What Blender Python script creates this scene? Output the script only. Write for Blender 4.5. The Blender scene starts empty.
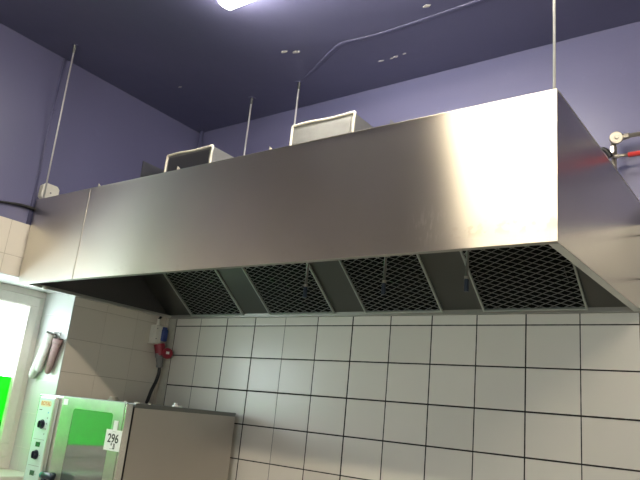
import bpy, bmesh, math, random
from mathutils import Vector, Matrix
random.seed(4)
scn = bpy.context.scene
C = scn.collection
PI = math.pi

# ------------------------------------------------------------------ materials
def new_mat(name):
    m = bpy.data.materials.new(name); m.use_nodes = True
    nt = m.node_tree; nt.nodes.clear()
    out = nt.nodes.new('ShaderNodeOutputMaterial')
    b = nt.nodes.new('ShaderNodeBsdfPrincipled')
    nt.links.new(b.outputs[0], out.inputs[0])
    return m, nt, b, out

def N(nt, typ, **kw):
    n = nt.nodes.new(typ)
    for k, v in kw.items(): setattr(n, k, v)
    return n

def math_n(nt, op, a, b=None, c=None):
    n = N(nt, 'ShaderNodeMath', operation=op)
    for i, v in enumerate((a, b, c)):
        if v is None: continue
        if isinstance(v, (int, float)): n.inputs[i].default_value = v
        else: nt.links.new(v, n.inputs[i])
    return n.outputs[0]

def mix_c(nt, fac, a, b):
    n = N(nt, 'ShaderNodeMix', data_type='RGBA')
    if isinstance(fac, (int, float)): n.inputs[0].default_value = fac
    else: nt.links.new(fac, n.inputs[0])
    for s, v in ((6, a), (7, b)):
        if isinstance(v, tuple): n.inputs[s].default_value = (*v[:3], 1)
        else: nt.links.new(v, n.inputs[s])
    return n.outputs[2]

def pos(nt): return N(nt, 'ShaderNodeNewGeometry').outputs['Position']

def noise(nt, scale, detail=3, vec=None, rough=.5):
    n = N(nt, 'ShaderNodeTexNoise'); n.inputs['Scale'].default_value = scale
    n.inputs['Detail'].default_value = detail; n.inputs['Roughness'].default_value = rough
    nt.links.new(vec if vec is not None else pos(nt), n.inputs['Vector'])
    return n.outputs[0]

def scaled(nt, v, s):
    n = N(nt, 'ShaderNodeVectorMath', operation='MULTIPLY'); nt.links.new(v, n.inputs[0]); n.inputs[1].default_value = s
    return n.outputs[0]

def ramp(nt, fac, a, b):
    n = N(nt, 'ShaderNodeMapRange'); nt.links.new(fac, n.inputs[0])
    n.inputs[1].default_value = a; n.inputs[2].default_value = b
    n.clamp = True
    return n.outputs[0]

def bump(nt, b, h, strength=.2, dist=.002):
    n = N(nt, 'ShaderNodeBump'); n.inputs['Strength'].default_value = strength; n.inputs['Distance'].default_value = dist
    nt.links.new(h, n.inputs['Height']); nt.links.new(n.outputs[0], b.inputs['Normal'])

def simple(name, col, rough=.5, metal=0, spec=.5, nz=.06, scale=30, ior=None):
    m, nt, b, o = new_mat(name)
    f = noise(nt, scale)
    lo = tuple(max(0, c * (1 - nz * 2)) for c in col); hi = tuple(min(1, c * (1 + nz * 2)) for c in col)
    nt.links.new(mix_c(nt, f, lo, hi), b.inputs['Base Color'])
    b.inputs['Roughness'].default_value = rough; b.inputs['Metallic'].default_value = metal
    b.inputs['Specular IOR Level'].default_value = spec
    if ior: b.inputs['IOR'].default_value = ior
    return m

def steel(name, col, rough, aniso=.8, rotation=0.0, smudge=0, tint2=None, dent=0):
    """brushed stainless sheet; the tangent follows the UV map laid along the grain"""
    m, nt, b, o = new_mat(name)
    P = pos(nt)
    f = noise(nt, 3, 3, P)
    c = mix_c(nt, f, tuple(x * .94 for x in col), tuple(min(1, x * 1.05) for x in col))
    r = math_n(nt, 'MULTIPLY_ADD', noise(nt, 2.2, 2, P), .03, rough - .015)
    if smudge:
        # greasy finger marks low on the sheet
        sm = noise(nt, 26, 4, scaled(nt, P, (1, 1, 1.4)), .7)
        sx = N(nt, 'ShaderNodeSeparateXYZ'); nt.links.new(P, sx.inputs[0])
        big = noise(nt, 3.1, 1, P)
        zmask = ramp(nt, sx.outputs[2], 2.22, 2.08)
        k = math_n(nt, 'MULTIPLY', ramp(nt, sm, .56, .66), zmask)
        k = math_n(nt, 'MULTIPLY', k, ramp(nt, big, .45, .6))
        # one round hand smear
        dx = math_n(nt, 'SUBTRACT', sx.outputs[0], 2.625); dz = math_n(nt, 'SUBTRACT', sx.outputs[2], 2.142)
        rr = math_n(nt, 'SQRT', math_n(nt, 'ADD', math_n(nt, 'MULTIPLY', dx, dx), math_n(nt, 'MULTIPLY', dz, dz)))
        ring = math_n(nt, 'MULTIPLY', ramp(nt, rr, .085, .03), ramp(nt, noise(nt, 45, 3, scaled(nt, P, (2, 1, .5))), .5, .62))
        xm = math_n(nt, 'MULTIPLY', ramp(nt, sx.outputs[0], 2.70, 2.76), ramp(nt, math_n(nt, 'ABSOLUTE', math_n(nt, 'SUBTRACT', sx.outputs[2], 2.112)), .03, .012))
        prints = math_n(nt, 'MULTIPLY', xm, ramp(nt, noise(nt, 34, 2, P), .50, .56))
        r = math_n(nt, 'ADD', r, math_n(nt, 'MULTIPLY', math_n(nt, 'MAXIMUM', math_n(nt, 'MULTIPLY', k, .3), math_n(nt, 'MAXIMUM', ring, prints)), .1))
        c = mix_c(nt, math_n(nt, 'MULTIPLY', k, .12), c, (.46, .40, .33))
        c = mix_c(nt, math_n(nt, 'MULTIPLY', prints, .25), c, (.46, .38, .28))
        c = mix_c(nt, math_n(nt, 'MULTIPLY', ring, .55), c, (.86, .82, .76))
    nt.links.new(c, b.inputs['Base Color']); nt.links.new(r, b.inputs['Roughness'])
    b.inputs['Metallic'].default_value = 1
    b.inputs['Anisotropic'].default_value = aniso
    b.inputs['Anisotropic Rotation'].default_value = rotation
    t = N(nt, 'ShaderNodeTangent', direction_type='UV_MAP'); t.uv_map = 'UVMap'
    nt.links.new(t.outputs[0], b.inputs['Tangent'])
    if dent:
        bump(nt, b, noise(nt, 1.6, 1, P), dent, .02)
    return m

def tiles(name, axis, u0, su, v0, sv, grout, gw, col, colvar=.05, rough=.27):
    m, nt, b, o = new_mat(name)
    P = pos(nt); s = N(nt, 'ShaderNodeSeparateXYZ'); nt.links.new(P, s.inputs[0])
    u = math_n(nt, 'DIVIDE', math_n(nt, 'SUBTRACT', s.outputs[axis], u0), su)
    v = math_n(nt, 'DIVIDE', math_n(nt, 'SUBTRACT', s.outputs[2], v0), sv)
    def edge(t, size):
        fr = math_n(nt, 'FRACT', t)
        d = math_n(nt, 'MINIMUM', fr, math_n(nt, 'SUBTRACT', 1.0, fr))
        return math_n(nt, 'MULTIPLY', d, size)
    eu, ev = edge(u, su), edge(v, sv)
    # the joint width differs from joint to joint
    iu = math_n(nt, 'ROUND', u); iv = math_n(nt, 'ROUND', v)
    wn = N(nt, 'ShaderNodeTexWhiteNoise', noise_dimensions='1D'); nt.links.new(iu, wn.inputs['W'])
    wj = math_n(nt, 'MULTIPLY_ADD', wn.outputs[0], gw * .7, gw * .35)
    du = math_n(nt, 'SUBTRACT', eu, wj)
    wn2 = N(nt, 'ShaderNodeTexWhiteNoise', noise_dimensions='1D'); nt.links.new(math_n(nt, 'ADD', iv, 71.3), wn2.inputs['W'])
    wj2 = math_n(nt, 'MULTIPLY_ADD', wn2.outputs[0], gw * .3, gw * .7)
    dv = math_n(nt, 'SUBTRACT', ev, wj2)
    d = math_n(nt, 'MINIMUM', du, dv)
    d = math_n(nt, 'ADD', d, math_n(nt, 'MULTIPLY_ADD', noise(nt, 25, 2, P), .0016, -.0008))
    fac = ramp(nt, d, -.0006, .0006)
    cell = N(nt, 'ShaderNodeCombineXYZ')
    nt.links.new(math_n(nt, 'FLOOR', u), cell.inputs[0]); nt.links.new(math_n(nt, 'FLOOR', v), cell.inputs[1])
    w3 = N(nt, 'ShaderNodeTexWhiteNoise', noise_dimensions='3D'); nt.links.new(cell.outputs[0], w3.inputs['Vector'])
    tc = mix_c(nt, w3.outputs[0], tuple(c * (1 - colvar) for c in col), tuple(min(1, c * (1 + colvar)) for c in col))
    tc = mix_c(nt, math_n(nt, 'MULTIPLY', noise(nt, 5, 4, P), .14), tc, tuple(c * .7 for c in col))
    nt.links.new(mix_c(nt, fac, grout, tc), b.inputs['Base Color'])
    nt.links.new(math_n(nt, 'MULTIPLY_ADD', fac, rough - .85, .85), b.inputs['Roughness'])
    h = ramp(nt, d, -.001, .004)
    h = math_n(nt, 'ADD', h, math_n(nt, 'MULTIPLY', noise(nt, 6, 2, P), .6))
    # every tile is set at a slightly different angle
    h = math_n(nt, 'ADD', h, math_n(nt, 'MULTIPLY', math_n(nt, 'MULTIPLY', math_n(nt, 'FRACT', v), w3.outputs[0]), .9))
    bump(nt, b, h, .35, .002)
    return m

def paint(name, col, rough=.45, bumpy=.25):
    m, nt, b, o = new_mat(name)
    P = pos(nt)
    c = mix_c(nt, noise(nt, 1.3, 4, P), tuple(x * .9 for x in col), tuple(x * 1.08 for x in col))
    c = mix_c(nt, math_n(nt, 'MULTIPLY', ramp(nt, noise(nt, 9, 5, P, .7), .62, .75), .12), c, tuple(min(1, x * 1.5 + .03) for x in col))
    nt.links.new(c, b.inputs['Base Color'])
    b.inputs['Roughness'].default_value = rough
    h = math_n(nt, 'ADD', noise(nt, 2.2, 3, P), math_n(nt, 'MULTIPLY', noise(nt, 60, 3, P), .06))
    bump(nt, b, h, bumpy, .02)
    return m

M = {}
M['tile_back'] = tiles('white glazed tiles dark joints', 0, .08, .25, 2.0, .2037, (.012, .010, .009), .0042, (.76, .73, .67))
M['tile_left'] = tiles('cream glazed tiles pale joints', 1, -.03, .25, 2.0, .2037, (.38, .33, .26), .0016, (.72, .67, .58), .03)
M['tile_niche'] = tiles('niche tiles', 0, -.245, .25, 1.94, .2037, (.62, .60, .55), .001, (.60, .62, .60), .02)
M['purple'] = paint('violet wall paint', (.138, .138, .250), .38, .35)
M['purple_ceiling'] = paint('violet ceiling paint', (.138, .138, .235), .35, .45)
M['chip'] = simple('bare plaster', (.62, .60, .56), .8)
M['floor'] = tiles('brown floor tiles', 0, 0, .3, 0, .3, (.08, .07, .06), .003, (.34, .29, .24), .1, .35)
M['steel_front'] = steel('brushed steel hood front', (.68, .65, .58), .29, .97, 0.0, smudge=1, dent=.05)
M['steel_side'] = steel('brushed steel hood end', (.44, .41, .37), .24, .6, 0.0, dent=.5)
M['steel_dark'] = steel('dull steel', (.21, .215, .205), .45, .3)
M['filter_frame'] = simple('aluminium filter frame', (.62, .66, .62), .45, .6)
M['edge'] = steel('dull folded edge', (.42, .41, .38), .5, .3)
M['lining'] = steel('matt darkening sheet', (.17, .16, .165), .5, .3)  # dark tone for the sheets inside the hood ends
M['steel_bright'] = steel('bright steel edge', (.62, .62, .58), .3, .3)
M['steel_oven'] = steel('oven steel', (.50, .47, .43), .34, .7, 0.0, dent=.06)
M['steel_door'] = steel('door steel', (.72, .72, .68), .24, .3)
M['mesh'] = simple('expanded steel mesh', (.50, .51, .49), .5, .8)
M['black'] = simple('black rubber', (.012, .012, .013), .45)
M['black_fleece'] = simple('black filter fleece', (.006, .0065, .0065), .95, spec=.05)  # near-black backing behind the mesh
M['void'] = simple('dark seam', (.01, .01, .01), .8)
M['galv'] = simple('galvanised duct sheet', (.30, .30, .28), .5, .6, nz=.15, scale=12)
M['sealant'] = simple('cream sealant bead', (.70, .66, .55), .7)
M['chrome'] = simple('chrome pipe', (.48, .44, .37), .3, .8)
M['rod'] = simple('zinc rod', (.72, .72, .70), .45, .35)
M['white_plastic'] = simple('off white plastic', (.74, .72, .64), .45)
M['white_frame'] = simple('window frame white paint', (.74, .70, .64), .4, nz=.04)
M['trim'] = simple('cream corner strip', (.52, .51, .44), .4, nz=.1)
M['grey_plastic'] = simple('grey plastic', (.20, .20, .20), .5)
M['red_plastic'] = simple('red plastic', (.26, .012, .03), .4)
M['red_pipe'] = simple('red pipe coat', (.55, .045, .04), .4)
M['blue_plastic'] = simple('blue plastic', (.02, .045, .22), .4)
M['panel_face'] = simple('control panel foil', (.58, .68, .66), .4, nz=.02)
M['knob'] = simple('navy black knob', (.012, .014, .03), .35)
M['handle'] = simple('dark blue handle', (.02, .03, .05), .3)
M['teal'] = simple('teal highlight colour', (.04, .35, .33), .3)  # highlight colour for the dark door handle
M['display'] = simple('unlit display', (.02, .10, .04), .2)
M['orange'] = simple('orange badge print', (.62, .28, .10), .5)
M['badge'] = simple('cream badge', (.72, .62, .42), .5)
M['paper'] = simple('white card', (.86, .87, .85), .7, nz=.02)
M['ink'] = simple('black ink', (.02, .02, .02), .6)
M['cyan'] = simple('cyan print', (.02, .35, .60), .5)
M['linen'] = simple('white quilted cotton', (.50, .50, .47), .95, nz=.12, scale=60)
M['mauve'] = simple('mauve brown cotton', (.30, .20, .20), .95, nz=.15, scale=50)
M['piping'] = simple('dark hem tape', (.06, .05, .045), .9)
M['brown'] = simple('brown stoneware', (.14, .045, .03), .45)
M['steel_thin'] = M['steel_bright']

m, nt, b, o = new_mat('fluorescent diffuser')
b.inputs['Base Color'].default_value = (.8, .8, .76, 1)
b.inputs['Emission Color'].default_value = (1, .86, .64, 1); b.inputs['Emission Strength'].default_value = 60
M['lamp'] = m
m, nt, b, o = new_mat('fluorescent diffuser over the hood')
b.inputs['Base Color'].default_value = (.8, .8, .76, 1)
b.inputs['Emission Color'].default_value = (1, .95, .86, 1); b.inputs['Emission Strength'].default_value = 42
M['lamp_dim'] = m

def pane_mat(name, tint, gloss=.06):
    m = bpy.data.materials.new(name); m.use_nodes = True; nt = m.node_tree; nt.nodes.clear()
    out = N(nt, 'ShaderNodeOutputMaterial'); t = N(nt, 'ShaderNodeBsdfTransparent'); g = N(nt, 'ShaderNodeBsdfGlossy')
    t.inputs[0].default_value = (*tint, 1); g.inputs['Roughness'].default_value = .03
    mx = N(nt, 'ShaderNodeMixShader'); mx.inputs[0].default_value = gloss
    nt.links.new(t.outputs[0], mx.inputs[1]); nt.links.new(g.outputs[0], mx.inputs[2]); nt.links.new(mx.outputs[0], out.inputs[0])
    return m
M['pane'] = pane_mat('clear window glass', (.95, .97, .96))
M['film'] = pane_mat('green window film', (.003, .48, .007), .04)
m, nt, b, o = new_mat('coated oven glass')
b.inputs['Base Color'].default_value = (.10, .115, .105, 1); b.inputs['Metallic'].default_value = .0
b.inputs['Roughness'].default_value = .04; b.inputs['IOR'].default_value = 2.3
M['oven_glass'] = m

# ------------------------------------------------------------------ geometry
def uv_box(bm):
    uv = bm.loops.layers.uv.get('UVMap') or bm.loops.layers.uv.new('UVMap')
    for f in bm.faces:
        n = f.normal; a = [abs(n.x), abs(n.y), abs(n.z)]; k = a.index(max(a))
        for l in f.loops:
            c = l.vert.co
            if k == 0: l[uv].uv = (c.z, c.y)          # U runs up the sheet, across its brushed grain
            elif k == 1: l[uv].uv = (c.z, c.x)
            else: l[uv].uv = (c.y, c.x)

def obj(name, bm, mat, parent=None, bevel=0, smooth=False, segs=2):
    bmesh.ops.recalc_face_normals(bm, faces=bm.faces)
    bm.normal_update(); uv_box(bm)
    me = bpy.data.meshes.new(name); bm.to_mesh(me); bm.free()
    o = bpy.data.objects.new(name, me); C.objects.link(o)
    for mm in (mat if isinstance(mat, (list, tuple)) else [mat]): me.materials.append(M[mm] if isinstance(mm, str) else mm)
    if smooth:
        for p in me.polygons: p.use_smooth = True
    if bevel:
        md = o.modifiers.new('bevel', 'BEVEL'); md.width = bevel; md.segments = segs; md.limit_method = 'ANGLE'; md.angle_limit = math.radians(40)
    if parent is not None:
        o.parent = parent
        o.matrix_parent_inverse = parent.matrix_world.inverted() if parent.type != 'EMPTY' else Matrix.Translation(-Vector(parent.location))
    return o

def B(): return bmesh.new()

def box(bm, x0, x1, y0, y1, z0, z1, mi=0, mat=None):
    x0, x1 = min(x0, x1), max(x0, x1); y0, y1 = min(y0, y1), max(y0, y1); z0, z1 = min(z0, z1), max(z0, z1)
    vs = [bm.verts.new((x, y, z)) for x in (x0, x1) for y in (y0, y1) for z in (z0, z1)]
    if mat is not None:
        for v in vs: v.co = mat @ v.co
    for q in ((0, 1, 3, 2), (4, 6, 7, 5), (0, 4, 5, 1), (2, 3, 7, 6), (0, 2, 6, 4), (1, 5, 7, 3)):
        f = bm.faces.new([vs[i] for i in q]); f.material_index = mi
    return bm

def bx(*a): return box(B(), *a)

def prism(bm, pts, vec):
    """polygon pts (3D) pushed along vec"""
    vec = Vector(vec); a = [bm.verts.new(p) for p in pts]; b_ = [bm.verts.new(Vector(p) + vec) for p in pts]
    bm.faces.new(a); bm.faces.new(list(reversed(b_)))
    n = len(pts)
    for i in range(n): bm.faces.new([a[(i + 1) % n], a[i], b_[i], b_[(i + 1) % n]])
    bmesh.ops.recalc_face_normals(bm, faces=bm.faces)
    return bm

def cyl(bm, p0, p1, r0, r1=None, seg=16):
    p0, p1 = Vector(p0), Vector(p1); r1 = r0 if r1 is None else r1
    d = (p1 - p0).normalized(); a = d.orthogonal().normalized(); b_ = d.cross(a)
    ra = []; rb = []
    for i in range(seg):
        t = 2 * PI * i / seg; u = a * math.cos(t) + b_ * math.sin(t)
        ra.append(bm.verts.new(p0 + u * r0)); rb.append(bm.verts.new(p1 + u * r1))
    for i in range(seg): bm.faces.new([ra[i], ra[(i + 1) % seg], rb[(i + 1) % seg], rb[i]])
    bm.faces.new(list(reversed(ra))); bm.faces.new(rb)
    return bm

def tube(bm, pts, r, seg=10, sub=6, flat=None):
    """smooth tube through pts (Catmull-Rom)"""
    P = [Vector(p) for p in pts]; path = []
    Q = [P[0] * 2 - P[1]] + P + [P[-1] * 2 - P[-2]]
    for i in range(1, len(Q) - 2):
        for k in range(sub):
            t = k / sub; a, b_, c, d = Q[i - 1], Q[i], Q[i + 1], Q[i + 2]
            path.append(.5 * ((2 * b_) + (c - a) * t + (2 * a - 5 * b_ + 4 * c - d) * t * t + (3 * b_ - a - 3 * c + d) * t ** 3))
    path.append(P[-1])
    rings = []; up = None
    for i, p in enumerate(path):
        d = (path[min(i + 1, len(path) - 1)] - path[max(i - 1, 0)]).normalized()
        a = d.orthogonal().normalized() if up is None else (up - d * up.dot(d)).normalized()
        up = a; b_ = d.cross(a); ring = []
        for k in range(seg):
            t = 2 * PI * k / seg; v = (a * math.cos(t) + b_ * math.sin(t)) * (r(i / (len(path) - 1)) if callable(r) else r)
            if flat: v = Vector((v.x, v.y, v.z * flat))
            ring.append(bm.verts.new(p + v))
        rings.append(ring)
    for i in range(len(rings) - 1):
        for k in range(seg): bm.faces.new([rings[i][k], rings[i][(k + 1) % seg], rings[i + 1][(k + 1) % seg], rings[i + 1][k]])
    bm.faces.new(list(reversed(rings[0]))); bm.faces.new(rings[-1])
    bmesh.ops.recalc_face_normals(bm, faces=bm.faces)
    return bm

def ellipsoid(bm, c, r, rot=None, seg=20):
    mt = Matrix.Translation(c) @ (rot or Matrix.Identity(4)) @ Matrix.Diagonal((*r, 1))
    bmesh.ops.create_uvsphere(bm, u_segments=seg, v_segments=seg // 2, radius=1, matrix=mt)
    return bm

def thing(name, label, cat, loc=(0, 0, 0), group=None):
    o = bpy.data.objects.new(name, None); C.objects.link(o); o.location = loc
    o.empty_display_size = .05
    o['label'] = label; o['category'] = cat
    if group: o['group'] = group
    return o
def tag(o, label, cat, group=None):
    o['label'] = label; o['category'] = cat
    if group: o['group'] = group
    return o
def struct(name, bm, mat, parent=None, **k):
    o = obj(name, bm, mat, parent, **k)
    if parent is None: o['kind'] = 'structure'
    return o

# ------------------------------------------------------------------ room shell
RX, RY, RZ = 5.4, -6.0, 3.525
TT = 2.407            # top of the tiling
PY = .012             # the painted wall lies behind the tile face
struct('floor', bx(-.45, RX + .2, RY - .2, .2, -.1, 0), 'floor')
ceil = struct('ceiling', bx(-.45, RX + .2, RY - .2, .2, RZ, RZ + .15), 'purple_ceiling')

bm = B()
box(bm, -.012, RX, 0, .15, 0, TT + .05, 0)
box(bm, -.012, RX, PY, .15, TT + .05, RZ, 1)
wb = struct('wall_back', bm, ['tile_back', 'purple'])

# left wall with the window niche (y -2.25 .. -.775, z .985 .. 2.093)
NY0, NY1, NZ0, NZ1, NX = -2.25, -.775, .985, 2.093, -.33
bm = B()
box(bm, -.45, 0, NY1, .15, 0, TT, 0)
box(bm, -.45, 0, NY0, NY1, 0, NZ0, 0)
box(bm, -.45, 0, NY0, NY1, NZ1, TT, 0)
box(bm, -.45, 0, RY, NY0, 0, TT, 0)
box(bm, -.45, -PY, RY, .15, TT, RZ, 1)
wl = struct('wall_left', bm, ['tile_left', 'purple'])
# niche lining: pale tiles on both reveals, soffit and sill
bm = B()
box(bm, -.40, .001, NY1 - .006, NY1, NZ0, NZ1); box(bm, -.40, .001, NY0, NY0 + .006, NZ0, NZ1)
box(bm, -.40, .001, NY0, NY1 - .006, NZ1 - .006, NZ1)
struct('trim_1', bm, 'tile_niche')
struct('trim_2', bx(-.40, .02, NY0 + .006, NY1 - .006, NZ0 - .02, NZ0 + .006), 'white_frame', bevel=.004)
bm = B()
box(bm, RX, RX + .15, RY, .15, 0, TT, 0); box(bm, RX, RX + .15, RY, .15, TT, RZ, 1)
struct('wall_right', bm, ['tile_left', 'purple'])
VX0, VX1, VZ0, VZ1 = 3.45, 5.15, .95, 2.35
bm = B()
for x0, x1, z0, z1 in ((-.012, VX0, 0, TT), (VX1, RX, 0, TT), (VX0, VX1, 0, VZ0), (VX0, VX1, VZ1, TT)):
    box(bm, x0, x1, RY - .15, RY, z0, z1, 0)
box(bm, -.012, RX, RY - .15, RY, TT, RZ, 1)
struct('wall_front', bm, ['tile_back', 'purple'])
# pale strip covering the corner between the two tiled walls
struct('trim_3', bx(0, .078, -.006, .004, 0, TT + .05), 'trim', bevel=.003)
# painted riser pipe in the corner above the tiles
struct('trim_4', cyl(B(), (.03, -.004, TT + .052), (.03, -.004, RZ), .014), 'purple', smooth=True)

# plaster chips and the ridge on the ceiling
def chip(x, y, r, seed):
    rnd = random.Random(seed); bm = B(); n = 9
    pts = []
    for i in range(n):
        t = 2 * PI * i / n; q = r * rnd.uniform(.55, 1.1)
        pts.append((x + q * 1.5 * math.cos(t), y + q * .7 * math.sin(t), RZ - .0015))
    prism(bm, pts, (0, 0, .004)); return obj('plaster_chip', bm, 'chip', ceil)
for i, (x, y, r) in enumerate([(1.327, -.593, .017), (1.392, -.56, .021), (1.79, -.252, .012), (1.86, -.25, .010), (1.889, -.25, .014), (1.95, -.258, .008), (.412, -.582, .012), (2.257, -.589, .02)]):
    chip(x, y, r, i)
obj('plaster_ridge', tube(B(), [(1.2, -.271, RZ), (1.33, -.33, RZ), (1.467, -.401, RZ), (1.60, -.47, RZ), (1.702, -.505, RZ), (1.918, -.485, RZ), (2.338, -.495, RZ), (3.0, -.52, RZ), (3.8, -.5, RZ)],
    lambda t: .004 + .012 * min(1, t * 4), flat=.12, sub=8), 'purple_ceiling', ceil, smooth=True)

# ------------------------------------------------------------------ window
wx0, wx1 = -.375, NX
wy0, wy1, wz0, wz1 = NY0 + .006, NY1 - .006, NZ0 + .006, NZ1 - .006
win = bpy.data.objects.new('window_1', None); C.objects.link(win); win['kind'] = 'structure'; win.location = (wx0, wy1, wz0)
def frame_mb(x0, x1, y0, y1, z0, z1, wl_, wr_, wt, wbm):
    bm = B()
    box(bm, x0, x1, y0, y1, z1 - wt, z1); box(bm, x0, x1, y0, y1, z0, z0 + wbm)
    box(bm, x0, x1, y0, y0 + wl_, z0 + wbm, z1 - wt); box(bm, x0, x1, y1 - wr_, y1, z0 + wbm, z1 - wt)
    return bm
obj('window_frame', frame_mb(wx0, wx1, wy0, wy1, wz0, wz1, .035, .035, .04, .07), 'white_frame', win, bevel=.003)
for (a, b_) in ((wy0 + .037, wy1 - .037),):
    s = obj('sash', frame_mb(wx0 + .005, wx1 + .012, a, b_, wz0 + .072, wz1 - .042, .062, .062, .062, .078), 'white_frame', win, bevel=.004)
    y0, y1, z0, z1 = a + .055, b_ - .055, wz0 + .125, wz1 - .1
    zf = 1.532
    g = obj('pane', bx(-.356, -.352, y0, y1, z0, z1), 'pane', s)
    g = obj('green_film', bx(-.3515, -.3500, y0, y1, z0, zf), 'film', s)
    bead = B(); t = .010
    box(bead, -.350, -.330, y0, y0 + t, z0, z1); box(bead, -.350, -.330, y1 - t, y1, z0, z1)
    box(bead, -.350, -.330, y0 + t, y1 - t, z0, z0 + t); box(bead, -.350, -.330, y0 + t, y1 - t, z1 - t, z1)
    obj('glazing_bead', bead, 'white_frame', s)
for z in (1.86, 1.25):
    obj('hinge_pin', cyl(B(), (NX + .006, wy1 - .036, z), (NX + .006, wy1 - .036, z + .02), .005), 'rod', win, smooth=True)

added_win = bpy.data.objects.new('added_window', None); C.objects.link(added_win); added_win['kind'] = 'structure'; added_win.location = (VX0, RY - .1, VZ0)  # unseen window added behind the camera to brighten the room
for x0, x1 in ((VX0, (VX0 + VX1) / 2), ((VX0 + VX1) / 2, VX1)):
    bm = B(); q = .06
    box(bm, x0, x1, RY - .12, RY - .06, VZ1 - q, VZ1); box(bm, x0, x1, RY - .12, RY - .06, VZ0, VZ0 + q)
    box(bm, x0, x0 + q, RY - .12, RY - .06, VZ0 + q, VZ1 - q); box(bm, x1 - q, x1, RY - .12, RY - .06, VZ0 + q, VZ1 - q)
    s = obj('sash', bm, 'white_frame', added_win, bevel=.004)
    obj('pane', bx(x0 + q, x1 - q, RY - .095, RY - .09, VZ0 + q, VZ1 - q), 'pane', s)

# ------------------------------------------------------------------ extractor hood
HX0, HX1, HY, HT, HB = .011, 3.066, -1.170, 2.562, 2.052
hood = thing('extractor_hood', 'long stainless steel canopy extractor hood hung above the tiled back wall', 'extractor hood', (1.5, -.6, HB))
t = .004
SX = .555    # seam between the two front sheets
obj('front_panel', box(B(), SX + .0015, HX1, HY, HY + t, HB, HT), 'steel_front', hood)
obj('front_panel', box(B(), HX0, SX - .0015, HY, HY + t, HB, HT), 'steel_front', hood)
obj('seam_strip', box(B(), SX - .003, SX + .003, HY - .0015, HY + t + .004, HB + .001, HT - .001), 'steel_bright', hood)
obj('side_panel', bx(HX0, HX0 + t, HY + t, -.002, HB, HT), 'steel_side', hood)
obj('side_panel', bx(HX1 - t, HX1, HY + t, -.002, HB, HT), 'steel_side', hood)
obj('top_panel', bx(HX0 + t, HX1 - t, HY + t, -.002, HT - .014, HT - .010), 'steel_dark', hood)
# folded edges
bm = B(); box(bm, HX0, HX1, HY - .001, HY + .014, HT, HT + .003); box(bm, HX1 - .012, HX1 + .001, HY + .014, -.002, HT, HT + .003); box(bm, HX0, HX0 + .012, HY + .014, -.002, HT, HT + .003)
obj('top_flange', bm, 'steel_bright', hood)
bm = B()
box(bm, HX0 + t, HX1 - t, HY + t, HY + .030, HB, HB + .004); box(bm, HX0 + t, HX1 - t, HY + .026, HY + .030, HB + .004, HB + .018)
obj('front_lip', bm, 'edge', hood)
for (a, b_) in ((HX0 + t, HX0 + .036), (HX1 - .036, HX1 - t)):
    bm = B(); box(bm, a, b_, HY + .030, -.03, HB, HB + .004)
    inner = b_ if a < 1 else a
    box(bm, inner - .002, inner + .002, HY + .030, -.03, HB + .004, HB + .018)
    obj('side_lip', bm, 'steel_bright', hood)
bm = B(); box(bm, HX0 + t, HX1 - t, -.034, -.002, HB, HB + .004); box(bm, HX0 + t, HX1 - t, -.034, -.031, HB + .004, HB + .022)
obj('grease_gutter', bm, 'edge', hood)
for a, b_ in ((HX0 + t + .0005, HX0 + t + .002), (HX1 - t - .002, HX1 - t - .0005)):
    obj('darkening_sheet', bx(a, b_, HY + .032, -.036, HB + .02, HT - .02), 'lining', hood)  # dark sheets added so the hood's inner ends render darker
# the sloping filter bank
U = Vector((0, -.57, .43)).normalized()        # up the slope, towards the room
W = Vector((0, -.43, -.57)).normalized()       # out of the filters, down to the cook
O = Vector((0, -.032, HB + .018))
LEN = .72
FM = Matrix(((1, U.x, W.x, 0), (0, U.y, W.y, O.y), (0, U.z, W.z, O.z), (0, 0, 0, 1)))   # (x, along slope, out)
def fbox(bm, x0, x1, u0, u1, w0, w1): return box(bm, x0, x1, u0, u1, w0, w1, 0, FM)
F = [(.267, .755), (.975, 1.473), (1.683, 2.157), (2.377, 2.875)]
gaps = [(HX0 + t, F[0][0]), (F[0][1], F[1][0]), (F[1][1], F[2][0]), (F[2][1], F[3][0]), (F[3][1], HX1 - t)]
for a, b_ in gaps:
    bm = B(); fbox(bm, a, b_, 0, LEN, -.006, -.002); bmesh.ops.recalc_face_normals(bm, faces=bm.faces)
    obj('blanking_panel', bm, 'steel_dark', hood)
bm = B(); fbox(bm, HX0 + t, HX1 - t, LEN, LEN + .03, -.012, .006); bmesh.ops.recalc_face_normals(bm, faces=bm.faces)
obj('filter_rail', bm, 'steel_dark', hood)

def mesh_face(bm, x0, x1, u0, u1, px, pu, w, th):
    """expanded metal: diamonds px wide and pu tall, laid out on the slope"""
    nx = max(1, round((x1 - x0) / px)); nu = max(1, round((u1 - u0) / pu)); dx = (x1 - x0) / nx; du = (u1 - u0) / nu
    def strip(a, b_):
        a, b_ = Vector(a), Vector(b_); d = (b_ - a).normalized(); n = Vector((-d.y, d.x)) * w
        v = []
        for h in (.004, .004 + th):
            for q in (a - n, b_ - n, b_ + n, a + n): v.append(bm.verts.new(FM @ Vector((q.x, q.y, h))))
        for q in ((3, 2, 1, 0), (4, 5, 6, 7), (0, 1, 5, 4), (1, 2, 6, 5), (2, 3, 7, 6), (3, 0, 4, 7)): bm.faces.new([v[i] for i in q])
    for j in range(nu):
        for i in range(nx):
            xa, xm, xb = x0 + i * dx, x0 + (i + .5) * dx, x0 + (i + 1) * dx
            ua, um, ub = u0 + j * du, u0 + (j + .5) * du, u0 + (j + 1) * du
            strip((xa, um), (xm, ub)); strip((xm, ub), (xb, um)); strip((xa, um), (xm, ua)); strip((xm, ua), (xb, um))
    bmesh.ops.recalc_face_normals(bm, faces=bm.faces)

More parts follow.
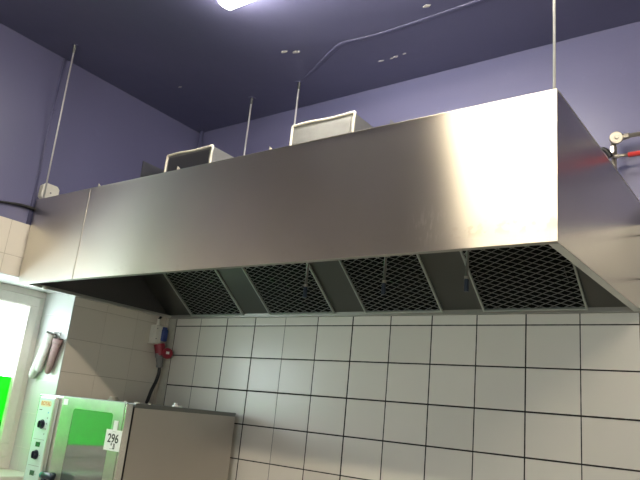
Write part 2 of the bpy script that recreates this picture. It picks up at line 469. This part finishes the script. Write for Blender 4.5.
for a, b_ in F:
    fe = .009
    bm = B()
    fbox(bm, a, a + fe, 0, LEN, 0, .012); fbox(bm, b_ - fe, b_, 0, LEN, 0, .012)
    fbox(bm, a + fe, b_ - fe, 0, fe, 0, .012); fbox(bm, a + fe, b_ - fe, LEN - fe, LEN, 0, .012)
    bmesh.ops.recalc_face_normals(bm, faces=bm.faces)
    fl = obj('grease_filter', bm, 'filter_frame', hood)
    bm = B(); fbox(bm, a + .002, b_ - .002, .002, LEN - .002, -.02, -.001); bmesh.ops.recalc_face_normals(bm, faces=bm.faces)
    obj('filter_fleece', bm, 'black_fleece', fl)
    bm = B(); mesh_face(bm, a + fe, b_ - fe, fe, LEN - fe, .066, .030, .0011, .002)
    obj('expanded_mesh', bm, 'mesh', fl)
    for xh in (a + .045, b_ - .045):
        bm = tube(B(), [FM @ Vector(q) for q in ((xh, .18, .006), (xh, .185, .020), (xh, .22, .022), (xh, .255, .020), (xh, .26, .006))], .0017, 8, 4)
        obj('wire_handle', bm, 'steel_dark', fl, smooth=True)
# spray nozzles inside the hood
sup = obj('supply_pipe', cyl(B(), (HX0 + t, -.76, 2.50), (HX1 - t, -.76, 2.50), .009), 'chrome', hood, smooth=True)
for x in (1.805, 2.225, 2.600):
    n_ = obj('spray_nozzle', cyl(B(), (x, -.76, 2.495), (x, -.76, 2.055), .0065, None, 12), 'steel_dark', hood, smooth=True)
    bm = B(); cyl(bm, (x, -.76, 2.05), (x, -.76, 2.000), .0085, .0095, 14)
    obj('nozzle_tip', bm, 'handle', n_)
    obj('nozzle_ring', cyl(B(), (x, -.76, 2.062), (x, -.76, 2.050), .0095, None, 12), 'chrome', n_)
obj('drain_plug', cyl(B(), (.10, -1.05, HB + .004), (.10, -1.05, HB - .014), .014), 'white_plastic', hood, smooth=True)
# folded gussets and an upright sheet standing on the top
for x, y, s_, mt_ in ((1.193, -1.12, .046, 'sealant'), (.542, -1.12, .046, 'sealant'), (1.80, -1.12, .044, 'sealant'), (2.417, -1.12, .046, 'steel_dark')):
    bm = prism(B(), [(x, y, HT - .01), (x + s_ * 1.5, y, HT - .01), (x, y, HT + s_ * 1.15)], (0, .003, 0))
    obj('gusset', bm, mt_, hood)
bm = prism(B(), [(.531, -.85, HT - .01), (.531, -.35, HT - .01), (.531, -.35, HT + .296), (.531, -.85, HT + .296)], (.004, 0, 0))
up = obj('upright_plate', bm, 'steel_dark', hood)

# the right end is set slightly out of square: its back edge stands further out
for ch in hood.children_recursive:
    if ch.name.startswith(('spray', 'nozzle', 'supply')): continue
    if ch.type == 'MESH':
        for v in ch.data.vertices:
            if v.co.x > 3.0: v.co.x += .036 * (v.co.y - HY) / -HY

# ducts rising behind the front panel
def duct(x0, x1, label):
    z0, z1, y0, y1 = HT - .008, 2.853, -.85, -.42
    d = thing('duct_box', label, 'duct', ((x0 + x1) / 2, (y0 + y1) / 2, z0), 'duct boxes on top of the hood')
    obj('duct_body', bx(x0 + .003, x1 - .003, y0 + .003, y1, z0, z1 - .002), 'galv', d)
    bm = B(); q = .009
    tube(bm, [(x0, y0, z0), (x0 + .002, y0, z0 + .1), (x0 - .002, y0, z1 - .06), (x0, y0, z1)], .0062, 8, 5)
    tube(bm, [(x0, y0, z1), (x0 + .1, y0 - .002, z1 + .002), (x0 + .22, y0, z1 - .003), (x1, y0, z1)], .0062, 8, 5)
    tube(bm, [(x1, y0, z1), (x1 - .002, y0, z1 - .1), (x1 + .001, y0, z0 + .1), (x1, y0, z0)], .0062, 8, 5)
    obj('sealant_bead', bm, 'sealant', d, smooth=True)
    obj('inset_panel', bx(x0 + .02, x1 - .02, y0 - .001, y0 + .003, z0, z1 - .02), 'steel_dark' if x0 < 1 else 'galv', d)
    return d
duct(.756, 1.128, 'grey duct box with cream sealed edges on hood top, the one nearer the left wall')
duct(1.689, 2.057, 'larger looking grey duct box with cream sealed edges, nearer the middle of the hood top')

# hanging rods
def rod(x, y, label, z0=HT, r=.0055, plate=True, top=None):
    tx_, ty_ = top or (x, y)
    k = thing('hanging_rod', label, 'rod', (x, y, z0), 'rods holding the hood from the ceiling')
    obj('rod_shaft', cyl(B(), (x, y, z0), (tx_, ty_, RZ), r, None, 10), 'rod', k, smooth=True)
    if plate:
        obj('anchor', cyl(B(), (tx_ + (x - tx_) * .05, ty_ + (y - ty_) * .05, RZ - .05), (tx_, ty_, RZ), .009, .009, 10), 'steel_dark', k)
        bm = B(); box(bm, tx_ - .018, tx_ + .018, ty_ - .018, ty_ + .018, RZ - .004, RZ); obj('anchor_plate', bm, 'purple_ceiling', k)
    return k
rod(.068, -1.160, 'thin slightly leaning steel rod at the left end of the hood, before the junction box', HT + .003, .0048, top=(.199, -1.25))
rod(.77, -.25, 'thin steel rod from ceiling to hood, between the two duct boxes', HT - .01)
rod(1.195, -.27, 'thin steel rod reaching the ceiling where its plaster ridge starts', HT - .01)
rod(3.056, -1.164, 'long steel rod at the front right corner of the hood', HT + .003, .0046)

# ------------------------------------------------------------------ lamps
def lamp(x0, x1, y, label, m_='lamp'):
    L_ = thing('fluorescent_lamp', label, 'lamp', ((x0 + x1) / 2, y, RZ), None)
    obj('lamp_base', bx(x0 + .02, x1 - .02, y - .045, y + .045, RZ - .03, RZ), 'white_plastic', L_, bevel=.004)
    bm = B(); n = 12; prof = []
    for i in range(n + 1):
        a = PI * i / n; prof.append((y - .068 * math.cos(a), RZ - .03 - .058 * math.sin(a)))
    rings = []
    for (x, s_) in ((x0, .55), (x0 + .006, .8), (x0 + .022, 1), (x1 - .022, 1), (x1 - .006, .8), (x1, .55)):
        rings.append([bm.verts.new((x, y + (q[0] - y) * s_, RZ - .03 + (q[1] - RZ + .03) * s_)) for q in prof])
    for i in range(5):
        for k in range(n): bm.faces.new([rings[i][k], rings[i][k + 1], rings[i + 1][k + 1], rings[i + 1][k]])
        bm.faces.new([rings[i][0], rings[i + 1][0], rings[i + 1][n], rings[i][n]])
    bm.faces.new(rings[0]); bm.faces.new(rings[-1]); bmesh.ops.recalc_face_normals(bm, faces=bm.faces)
    obj('diffuser', bm, m_, L_, smooth=True)
lamp(1.385, 2.66, -1.165, 'lit fluorescent ceiling lamp with rounded diffuser, above the hood', 'lamp_dim')
lamp(1.74, 3.02, -3.22, 'lit fluorescent ceiling lamp over the middle of the kitchen')

lamp(3.75, 5.05, -3.22, 'added unseen fluorescent lamp near the right wall, to brighten the room')  # extra lamp out of view, added as fill light
# ------------------------------------------------------------------ left wall fittings
jb = thing('junction_box', 'cream junction box on the violet left wall above the hood end', 'junction box', (-PY, -1.085, 2.62))
def octo(x, s, cy, cz, c=.32):
    k = s * c; return [(x, cy - s + k, cz - s), (x, cy + s - k, cz - s), (x, cy + s, cz - s + k), (x, cy + s, cz + s - k), (x, cy + s - k, cz + s), (x, cy - s + k, cz + s), (x, cy - s, cz + s - k), (x, cy - s, cz - s + k)]
cy_, cz_ = -1.105, 2.628
obj('box_body', prism(B(), octo(-PY, .052, cy_, cz_), (.032, 0, 0)), 'white_plastic', jb, bevel=.003)
lid = obj('box_lid', prism(B(), octo(-PY + .0325, .055, cy_, cz_), (.012, 0, 0)), 'white_plastic', jb, bevel=.004)
obj('screw', cyl(B(), (-PY + .0445, cy_, cz_), (-PY + .0465, cy_, cz_), .005), 'grey_plastic', lid)
obj('cable_gland', cyl(B(), (.0, cy_ - .02, cz_ - .06), (.0, cy_ - .02, cz_ - .052), .011), 'black', jb)
cab = obj('black_cable', tube(B(), [(.004, -1.06, 2.50), (.004, -1.15, 2.506), (.006, -1.25, 2.505), (.004, -1.33, 2.494), (.004, -1.45, 2.478), (.004, -1.8, 2.47), (.004, -2.4, 2.47)], lambda t: .0145 - .008 * min(1, t * 1.9), 10, 6), 'black', smooth=True)
tag(cab, 'thick black cable running along the left wall behind the end of the hood', 'cable')
cd = thing('painted_conduit', 'thin violet painted conduit running up the left wall beside the junction box', 'conduit', (-PY + .006, -1.183, 2.41))
obj('conduit_tube', cyl(B(), (-PY + .004, -1.183, TT + .001), (-PY + .004, -1.183, RZ - .001), .0065), 'purple', cd, smooth=True)
for z in (2.75, 3.15): obj('clip', bx(-PY, -PY + .013, -1.193, -1.173, z, z + .012), 'purple', cd)

# socket outlet and plug in the corner
so = thing('power_outlet', 'wall power outlet with blue flap, under the hood in the tiled corner', 'power outlet', (0, -.12, 1.86))
obj('outlet_box', bx(.001, .062, -.160, -.098, 1.862, 1.985), 'white_plastic', so, bevel=.007)
obj('outlet_box_side', bx(.001, .05, -.098, -.066, 1.872, 1.985), 'white_plastic', so, bevel=.005)
bm = B(); box(bm, .05, .082, -.105, -.058, 1.878, 1.965); obj('blue_flap', bm, 'blue_plastic', so, bevel=.012, segs=3)
obj('flap_hinge', bx(.05, .075, -.095, -.07, 1.962, 1.978), 'blue_plastic', so, bevel=.003)
obj('base_rim', bx(.001, .072, -.164, -.06, 1.853, 1.864), 'white_plastic', so, bevel=.003)
for z in (1.89, 1.96): obj('screw', cyl(B(), (.062, -.145, z), (.064, -.145, z), .004), 'grey_plastic', so)
obj('inlet_gland', cyl(B(), (.03, -.12, 1.985), (.03, -.12, 2.03), .012), 'white_plastic', so, smooth=True)
obj('inlet_cable', tube(B(), [(.03, -.12, 2.026), (.029, -.116, 2.034), (.026, -.108, 2.042), (.022, -.10, 2.047)], .009, 10, 5), 'black', so, smooth=True)
bm = B(); cyl(bm, (.050, -.098, 1.858), (.064, -.082, 1.780), .038, .036, 24)
red = obj('red_socket', bm, 'red_plastic', so, bevel=.003)
bm = B(); d_ = Vector((.80, -.52, .18)).normalized(); c0 = Vector((.104, -.062, 1.798))
cyl(bm, c0, c0 + d_ * .022, .038, .035, 28); fl_ = obj('red_flap', bm, 'red_plastic', so, bevel=.003)
bm = B(); box(bm, -.011, .011, -.009, .009, 0, .0012, 0, Matrix.Translation(c0 + d_ * .0222) @ d_.to_track_quat('Z', 'Y').to_matrix().to_4x4())
obj('flap_label', bm, 'paper', fl_)

pl = thing('power_plug', 'grey plug with black cable, pushed into the red socket above the oven', 'plug', (.06, -.11, 1.75))
bm = B(); cyl(bm, (.060, -.092, 1.796), (.064, -.088, 1.768), .031, .031, 24); cyl(bm, (.064, -.088, 1.768), (.066, -.080, 1.715), .027, .020, 24)
obj('plug_body', bm, 'grey_plastic', pl, smooth=False, bevel=.002)
bm = B(); cyl(bm, (.066, -.080, 1.718), (.066, -.078, 1.700), .024, .022, 8); obj('gland_nut', bm, 'grey_plastic', pl)
obj('cable', tube(B(), [(.066, -.078, 1.702), (.066, -.076, 1.66), (.064, -.088, 1.60), (.060, -.110, 1.54), (.058, -.128, 1.47), (.058, -.135, 1.4665)], .012, 12, 7), 'black', pl, smooth=True)

# ------------------------------------------------------------------ gas pipes at the right end
gp = thing('gas_pipe', 'brass coloured pipe with round valve rising behind the right end of the hood', 'pipe', (3.005, -.06, 2.45))
PYY = -.06
obj('riser', cyl(B(), (3.006, PYY, 2.548), (3.006, PYY, 2.858), .0125), 'chrome', gp, smooth=True)
bm = B(); cyl(bm, (3.006, PYY, 2.80), (3.006, PYY, 2.835), .0165, None, 6); obj('coupling', bm, 'chrome', gp)
v_ = obj('valve_body', ellipsoid(B(), (3.016, PYY, 2.873), (.026, .024, .026)), 'chrome', gp, smooth=True)
bm = B(); vd = Vector((.25, -.95, -.2)).normalized(); c1 = Vector((3.018, PYY, 2.874)) + vd * .018
cyl(bm, c1, c1 + vd * .012, .031, .029, 24); obj('valve_wheel', bm, 'chrome', v_, bevel=.003)
obj('valve_screw', cyl(B(), c1 + vd * .012, c1 + vd * .020, .010, .008, 6), 'chrome', v_)
bm = B(); cyl(bm, (3.04, PYY, 2.878), (3.075, PYY, 2.880), .015, .015, 6); obj('coupling', bm, 'chrome', gp)
obj('branch_pipe', cyl(B(), (3.07, PYY, 2.880), (4.3, PYY, 2.884), .0105), 'chrome', gp, smooth=True)
for x in (3.55, 4.15): obj('pipe_clip', bx(x, x + .02, PYY - .012, PY, 2.868, 2.894), 'rod', gp)
lp = thing('red_ended_pipe', 'thin horizontal pipe turning red, below the round valve on the violet wall', 'pipe', (3.02, -.075, 2.775))
obj('pipe_stub', cyl(B(), (2.998, -.083, 2.776), (3.075, -.083, 2.774), .0085, .0075), 'chrome', lp, smooth=True)
obj('coupling', cyl(B(), (3.020, -.083, 2.7757), (3.032, -.083, 2.775), .011), 'chrome', lp)
obj('red_length', cyl(B(), (3.073, -.083, 2.774), (4.3, -.083, 2.776), .0115), 'red_pipe', lp, smooth=True)
for x in (3.6, 4.2): obj('pipe_clip', bx(x, x + .02, -.098, PY, 2.76, 2.79), 'rod', lp)
bh = obj('black_hose', tube(B(), [(3.0, -.095, 2.770), (2.988, -.10, 2.795), (2.970, -.10, 2.812), (2.955, -.09, 2.806), (2.94, -.08, 2.77), (2.93, -.07, 2.66), (2.93, -.06, 2.552)], .011, 10, 6), 'black', smooth=True)
tag(bh, 'short black hose curling behind the hood edge beside the brass riser', 'hose')

# ------------------------------------------------------------------ combi oven
OX0, OX1, OYB, OYF, OZ0, OZT = .004, .835, -.082, -.842, .62, 1.452
ov = thing('combi_oven', 'stainless steel combi oven with glass door and knob panel in the tiled corner', 'oven', ((OX0 + OX1) / 2, -.46, 0))
obj('oven_body', bx(OX0 + .01, OX1 - .004, OYF + .004, OYB, OZ0, OZT - .0225), 'steel_oven', ov)
obj('side_panel', bx(OX1 - .003, OX1, OYF, OYB + .001, OZ0, OZT - .0225), 'steel_oven', ov)
obj('top_cover', bx(OX0, OX1 + .006, OYF - .002, OYB - .002, OZT - .022, OZT), 'steel_dark', ov, bevel=.002)
obj('front_fascia', bx(OX0, .262, OYF - .036, OYF + .003, OZ0, OZT - .004), 'steel_door', ov, bevel=.003)
obj('door_gap', bx(.262, OX1 - .002, OYF - .008, OYF + .003, OZ0 + .01, OZT - .018), 'void', ov)
# door
DX0, DX1, DYF, DYB, DZ0, DZ1 = .274, OX1 - .001, -.898, -.852, OZ0 + .02, OZT - .004
door = obj('door', bx(DX0, DX1, DYF + .004, DYB, DZ0, DZ1), 'steel_door', ov, bevel=.003)
def rrect(x0, x1, z0, z1, r, y, n=6):
    pts = []
    for cx_, cz2, a0 in ((x1 - r, z1 - r, 0), (x0 + r, z1 - r, 90), (x0 + r, z0 + r, 180), (x1 - r, z0 + r, 270)):
        for i in range(n + 1):
            a = math.radians(a0 + 90 * i / n); pts.append((cx_ + r * math.cos(a), y, cz2 + r * math.sin(a)))
    return pts
# frosted printed border with the clear window opening in it
bm = B()
W0, W1, Z0, Z1 = .388, .742, .76, 1.392
for q in ((DX0 + .001, W0, DZ0, DZ1), (W1, DX1 - .012, DZ0, DZ1), (W0, W1, Z1, DZ1), (W0, W1, DZ0, Z0)):
    box(bm, q[0], q[1], DYF, DYF + .003, q[2], q[3])
def border_mat():
    m, nt, b, o = new_mat('hazy door border')
    P = pos(nt)
    nt.links.new(mix_c(nt, noise(nt, 14, 4, P, .65), (.28, .29, .25), (.46, .47, .40)), b.inputs['Base Color'])
    b.inputs['Metallic'].default_value = .55
    nt.links.new(math_n(nt, 'MULTIPLY_ADD', noise(nt, 12, 4, P), .14, .26), b.inputs['Roughness'])
    return m
obj('door_border', bm, border_mat(), door)
obj('door_glass', prism(B(), rrect(W0, W1, Z0, Z1, .018, DYF + .0015), (0, .002, 0)), 'oven_glass', door)
# corner pieces that round off the opening
for cx_, cz2, sx, sz in ((W0, Z1, 1, -1), (W1, Z1, -1, -1), (W0, Z0, 1, 1), (W1, Z0, -1, 1)):
    bm = B(); pts = [(cx_, DYF, cz2)]
    for i in range(7):
        a = math.radians(90 * i / 6); pts.append((cx_ + sx * .018 * (1 - math.sin(a)), DYF, cz2 + sz * .018 * (1 - math.cos(a))))
    prism(bm, pts, (0, .003, 0))
    obj('corner_fillet', bm, bpy.data.materials['hazy door border'], door)
st = obj('sticker', bx(.284, .325, DYF - .0012, DYF - .0002, 1.405, 1.438), 'paper', door)
bm = B(); tube(bm, [(.33, -.895, 1.035), (.33, -.94, 1.035), (.33, -.955, 1.02), (.33, -.957, .93), (.33, -.955, .83), (.33, -.94, .815), (.33, -.895, .815)], .015, 12, 5)
hd = obj('door_handle', bm, 'handle', ov, smooth=True)
bm = B(); tube(bm, [(.315, -.952, 1.036), (.34, -.956, 1.038), (.38, -.954, 1.036), (.40, -.95, 1.032)], .018, 12, 5); obj('handle_head', bm, 'handle', hd, smooth=True)
obj('teal_highlight', cyl(B(), (.294, -.952, 1.034), (.314, -.952, 1.036), .016), 'teal', hd, bevel=.002)  # teal highlight on the handle, put in as a coloured disc
# control panel
CX0, CX1, CYF = .050, .212, -.906
cp = obj('control_panel', bx(CX0, CX1, CYF, OYF - .035, .70, 1.440), 'steel_bright', ov, bevel=.010, segs=4)
PF = CYF - .0012
obj('panel_foil', prism(B(), rrect(CX0 + .008, CX1 - .011, .715, 1.428, .006, PF), (0, .0016, 0)), 'panel_face', cp)
def stick(x0, x1, z0, z1, m_, name, d=.0008, parent=cp): return obj(name, bx(x0, x1, PF - d, PF + .0005, z0, z1), m_, parent)
bdg = obj('badge', prism(B(), rrect(.076, .184, 1.382, 1.416, .014, PF - .0008), (0, .0012, 0)), 'badge', cp)
# badge lettering
def text(body, loc, size, mat, parent, name, off=.0, align='CENTER', ext=.0003, font_rot=(PI / 2, 0, 0)):
    cu = bpy.data.curves.new(name, 'FONT'); cu.body = body; cu.size = size; cu.align_x = align; cu.align_y = 'CENTER'; cu.extrude = ext; cu.offset = off
    tmp = bpy.data.objects.new(name + '_src', cu); C.objects.link(tmp); bpy.context.view_layer.update()
    me = bpy.data.meshes.new_from_object(tmp.evaluated_get(bpy.context.evaluated_depsgraph_get()))
    bpy.data.objects.remove(tmp); bpy.data.curves.remove(cu)
    me.materials.clear(); me.materials.append(M[mat]); me.name = name
    o = bpy.data.objects.new(name, me); C.objects.link(o)
    o.parent = parent; o.location = loc; o.rotation_euler = font_rot
    if parent is not None and parent.type == 'EMPTY': o.matrix_parent_inverse = Matrix.Translation(-Vector(parent.location))
    return o
text('ROYAL', (.129, PF - .0012, 1.400), .030, 'orange', bdg, 'badge_lettering', .0012)
stick(.074, .102, 1.362, 1.366, 'ink', 'printed_line')
for (x, z) in ((.170, 1.352), (.172, 1.322), (.173, 1.292), (.172, 1.262), (.168, 1.235)):
    stick(x - .0035, x + .0035, z - .004, z + .004, 'cyan' if z > 1.34 else 'grey_plastic', 'print_mark')
for z in (1.203, 1.062): stick(.076, .182, z - .001, z + .001, 'grey_plastic', 'divider_line')
for (z, k) in ((1.176, 1), (1.024, 1)):
    stick(.108, .150, z - .013, z + .013, 'display', 'display_window', .002)
for z in (1.286, 1.121):
    bm = B(); cyl(bm, (.132, PF - .0005, z), (.132, PF - .006, z), .026, .026, 28); cyl(bm, (.132, PF - .006, z), (.132, PF - .020, z), .023, .020, 28)
    kn = obj('knob', bm, 'knob', cp, bevel=.002)
    obj('grip', bx(.128, .136, PF - .027, PF - .019, z - .018, z + .018), 'knob', kn, bevel=.002)
for (x, z) in ((.166, 1.12), (.162, 1.02)): stick(x - .002, x + .002, z - .002, z + .002, 'ink', 'print_mark')
# caps and bolts on the top
bm = B(); cyl(bm, (.19, -.50, OZT), (.19, -.50, OZT + .012), .036, .036, 24); cyl(bm, (.19, -.50, OZT + .012), (.19, -.50, OZT + .022), .030, .026, 24)
obj('vent_cap', bm, 'chrome', ov, bevel=.002)
bm = B(); cyl(bm, (.66, -.40, OZT), (.66, -.40, OZT + .010), .030, .030, 20); cyl(bm, (.645, -.40, OZT + .010), (.645, -.40, OZT + .024), .012, .012, 16)
obj('water_inlet', bm, 'rod', ov, bevel=.002)
for (x, y, r) in ((.700, -.80, .008), (.745, -.77, .006), (.80, -.80, .007), (.83, -.745, .006)):
    bm = B(); cyl(bm, (x, y, OZT), (x, y, OZT + .008), r * 1.2, r, 10); obj('top_bolt', bm, 'white_plastic', ov)
# stand
bm = B(); box(bm, OX0 + .02, OX1 - .02, OYF + .02, OYB - .01, .575, OZ0 - .0005); obj('stand_top', bm, 'steel_oven', ov)
for x in (OX0 + .04, OX1 - .08):
    for y in (OYF + .04, OYB - .06):
        obj('stand_leg', bx(x, x + .04, y, y + .04, 0, .575), 'steel_oven', ov)
bm = B(); box(bm, OX0 + .04, OX1 - .04, OYF + .05, OYB - .03, .20, .225); obj('stand_shelf', bm, 'steel_oven', ov)

# price card taped to the door
cdx0, cdx1, cdz0, cdz1, cyy = .714, .843, 1.210, 1.312, DYF - .0025
card = thing('number_card', 'white card reading 296 hung by tape on the oven door edge', 'card', ((cdx0 + cdx1) / 2, cyy, cdz0))
cb = obj('card_sheet', bx(cdx0, cdx1, cyy - .001, cyy, cdz0, cdz1), 'paper', card)
obj('tape', bx(.764, .796, cyy - .0006, DYF - .0005, 1.300, 1.358), 'paper', card)
tx = cyy - .0016
text('296', (.779, tx, 1.268), .060, 'ink', card, 'number_print', .0008)
text('* JJ', (.785, tx, 1.235), .030, 'ink', card, 'small_print', .0006)
obj('print_line', bx(.766, .796, tx, tx + .0006, 1.302, 1.3035), 'grey_plastic', card)
obj('print_line', bx(.764, .782, tx, tx + .0006, 1.2185, 1.220), 'ink', card)

# ------------------------------------------------------------------ oven gloves on the niche reveal
def remeshed(name, bm, vox, mat, parent, smooth=8):
    me = bpy.data.meshes.new(name + '_src'); bm.to_mesh(me); bm.free()
    o = bpy.data.objects.new(name + '_src', me); C.objects.link(o)
    r = o.modifiers.new('r', 'REMESH'); r.mode = 'VOXEL'; r.voxel_size = vox
    s = o.modifiers.new('s', 'SMOOTH'); s.iterations = smooth; s.factor = .6
    bpy.context.view_layer.update()
    ev = o.evaluated_get(bpy.context.evaluated_depsgraph_get())
    m2 = bpy.data.meshes.new_from_object(ev)
    bpy.data.objects.remove(o); bpy.data.meshes.remove(me)
    m2.materials.clear(); m2.materials.append(M[mat]); m2.name = name
    for p in m2.polygons: p.use_smooth = True
    n = bpy.data.objects.new(name, m2); C.objects.link(n)
    n.parent = parent; n.matrix_parent_inverse = Matrix.Translation(-Vector(parent.location))
    return n
def chain(bm, pts, th):
    """overlapping flattened discs along a path of (x, z, halfwidth)"""
    for i in range(len(pts) - 1):
        a, b_ = pts[i], pts[i + 1]
        for k in range(6):
            t = k / 6; x = a[0] + (b_[0] - a[0]) * t; z = a[1] + (b_[1] - a[1]) * t; w = a[2] + (b_[2] - a[2]) * t; y = a[3] + (b_[3] - a[3]) * t
            ellipsoid(bm, (x, y, z), (w, th, w), None, 14)
RVL = NY1 - .006
g1 = thing('oven_glove', 'white quilted oven glove hanging from a hook beside the window', 'oven glove', (-.2, RVL - .02, 1.82), 'oven gloves on one hook')
bm = B(); chain(bm, [(-.128, 1.785, .036, RVL - .034), (-.158, 1.72, .043, RVL - .032), (-.200, 1.645, .038, RVL - .030), (-.232, 1.59, .034, RVL - .029), (-.246, 1.555, .028, RVL - .028)], .024)
chain(bm, [(-.124, 1.73, .032, RVL - .044), (-.124, 1.65, .030, RVL - .058), (-.136, 1.585, .025, RVL - .060)], .019)
remeshed('glove_body', bm, .005, 'linen', g1, 5)
def cuff(c, w, d, h, mat, parent, name, ang=14, th=.004):
    bm = B(); q = Matrix.Translation(c) @ Matrix.Rotation(math.radians(ang), 4, 'Y'); n = 28
    R = []
    for (s, z) in ((1, -h), (1.03, h), (1.03 - th / w, h), (1 - th / w, -h)):
        R.append([bm.verts.new(q @ Vector((w * s * math.cos(2 * PI * i / n), d * s * math.sin(2 * PI * i / n), z))) for i in range(n)])
    for k in range(4):
        for i in range(n): bm.faces.new([R[k][i], R[k][(i + 1) % n], R[(k + 1) % 4][(i + 1) % n], R[(k + 1) % 4][i]])
    bmesh.ops.recalc_face_normals(bm, faces=bm.faces)
    return obj(name, bm, mat, parent, smooth=True)
cuff((-.128, RVL - .033, 1.798), .036, .025, .020, 'linen', g1, 'cuff')
cuff((-.1235, RVL - .033, 1.817), .0375, .0265, .0025, 'piping', g1, 'hem_tape')
g2 = thing('oven_glove', 'mauve brown oven glove hanging behind the white one near the tiled corner', 'oven glove', (-.09, RVL - .02, 1.8), 'oven gloves on one hook')
bm = B(); chain(bm, [(-.050, 1.755, .040, RVL - .026), (-.062, 1.71, .038, RVL - .025), (-.078, 1.645, .033, RVL - .024), (-.094, 1.58, .025, RVL - .023)], .020)
remeshed('glove_body', bm, .006, 'mauve', g2)
cuff((-.046, RVL - .027, 1.768), .041, .022, .016, 'mauve', g2, 'cuff', 8)
cuff((-.0445, RVL - .027, 1.785), .0425, .0235, .0025, 'piping', g2, 'hem_tape', 8)
hk = thing('wall_hook', 'small metal hook holding the oven gloves on the white reveal', 'hook', (-.12, RVL, 1.83))
obj('hook_plate', bx(-.100, -.074, RVL - .003, RVL, 1.80, 1.835), 'rod', hk)
obj('hook_wire', tube(B(), [(-.087, RVL - .002, 1.825), (-.087, RVL - .02, 1.825), (-.087, RVL - .034, 1.817), (-.087, RVL - .036, 1.829)], .003, 8, 4), 'rod', hk, smooth=True)

# ------------------------------------------------------------------ daylight
w = bpy.data.worlds.new('daylight'); scn.world = w; w.use_nodes = True
bg = w.node_tree.nodes['Background']; bg.inputs[0].default_value = (.86, .95, 1.0, 1); bg.inputs[1].default_value = 7.5
pt = bpy.data.lights.new('window_portal', 'AREA'); pt.shape = 'RECTANGLE'; pt.size = 1.1; pt.size_y = 1.5
pt.cycles.is_portal = True
po = bpy.data.objects.new('window_portal', pt); C.objects.link(po); po.location = (-.46, (NY0 + NY1) / 2, (NZ0 + NZ1) / 2)
po.rotation_euler = (0, -PI / 2, 0)
pt2 = pt.copy(); pt2.size = VX1 - VX0; pt2.size_y = VZ1 - VZ0
po2 = bpy.data.objects.new('window_portal', pt2); C.objects.link(po2); po2.location = ((VX0 + VX1) / 2, RY - .16, (VZ0 + VZ1) / 2); po2.rotation_euler = (PI / 2, 0, 0)

# ------------------------------------------------------------------ camera
cam = bpy.data.cameras.new('camera'); co = bpy.data.objects.new('camera', cam); C.objects.link(co)
f_px, yaw, pitch, roll = 639.2572, .6502, .2711, .1010
cam.sensor_fit = 'HORIZONTAL'; cam.sensor_width = 36; cam.lens = f_px * 36 / 640; cam.clip_start = .05; cam.clip_end = 60
fw = Vector((-math.sin(yaw) * math.cos(pitch), math.cos(yaw) * math.cos(pitch), math.sin(pitch)))
r_ = Vector((math.cos(yaw), math.sin(yaw), 0)); u_ = r_.cross(fw)
r2 = r_ * math.cos(roll) + u_ * math.sin(roll); u2 = u_ * math.cos(roll) - r_ * math.sin(roll)
mw = Matrix((( r2.x, u2.x, -fw.x, 3.6114), (r2.y, u2.y, -fw.y, -3.0623), (r2.z, u2.z, -fw.z, 1.4694), (0, 0, 0, 1)))
co.matrix_world = mw
scn.camera = co
vs = scn.view_settings
scn.display_settings.display_device = 'sRGB'
vs.view_transform = 'Standard'; vs.look = 'None'; vs.exposure = 0.6; vs.gamma = 1; vs.use_curve_mapping = False
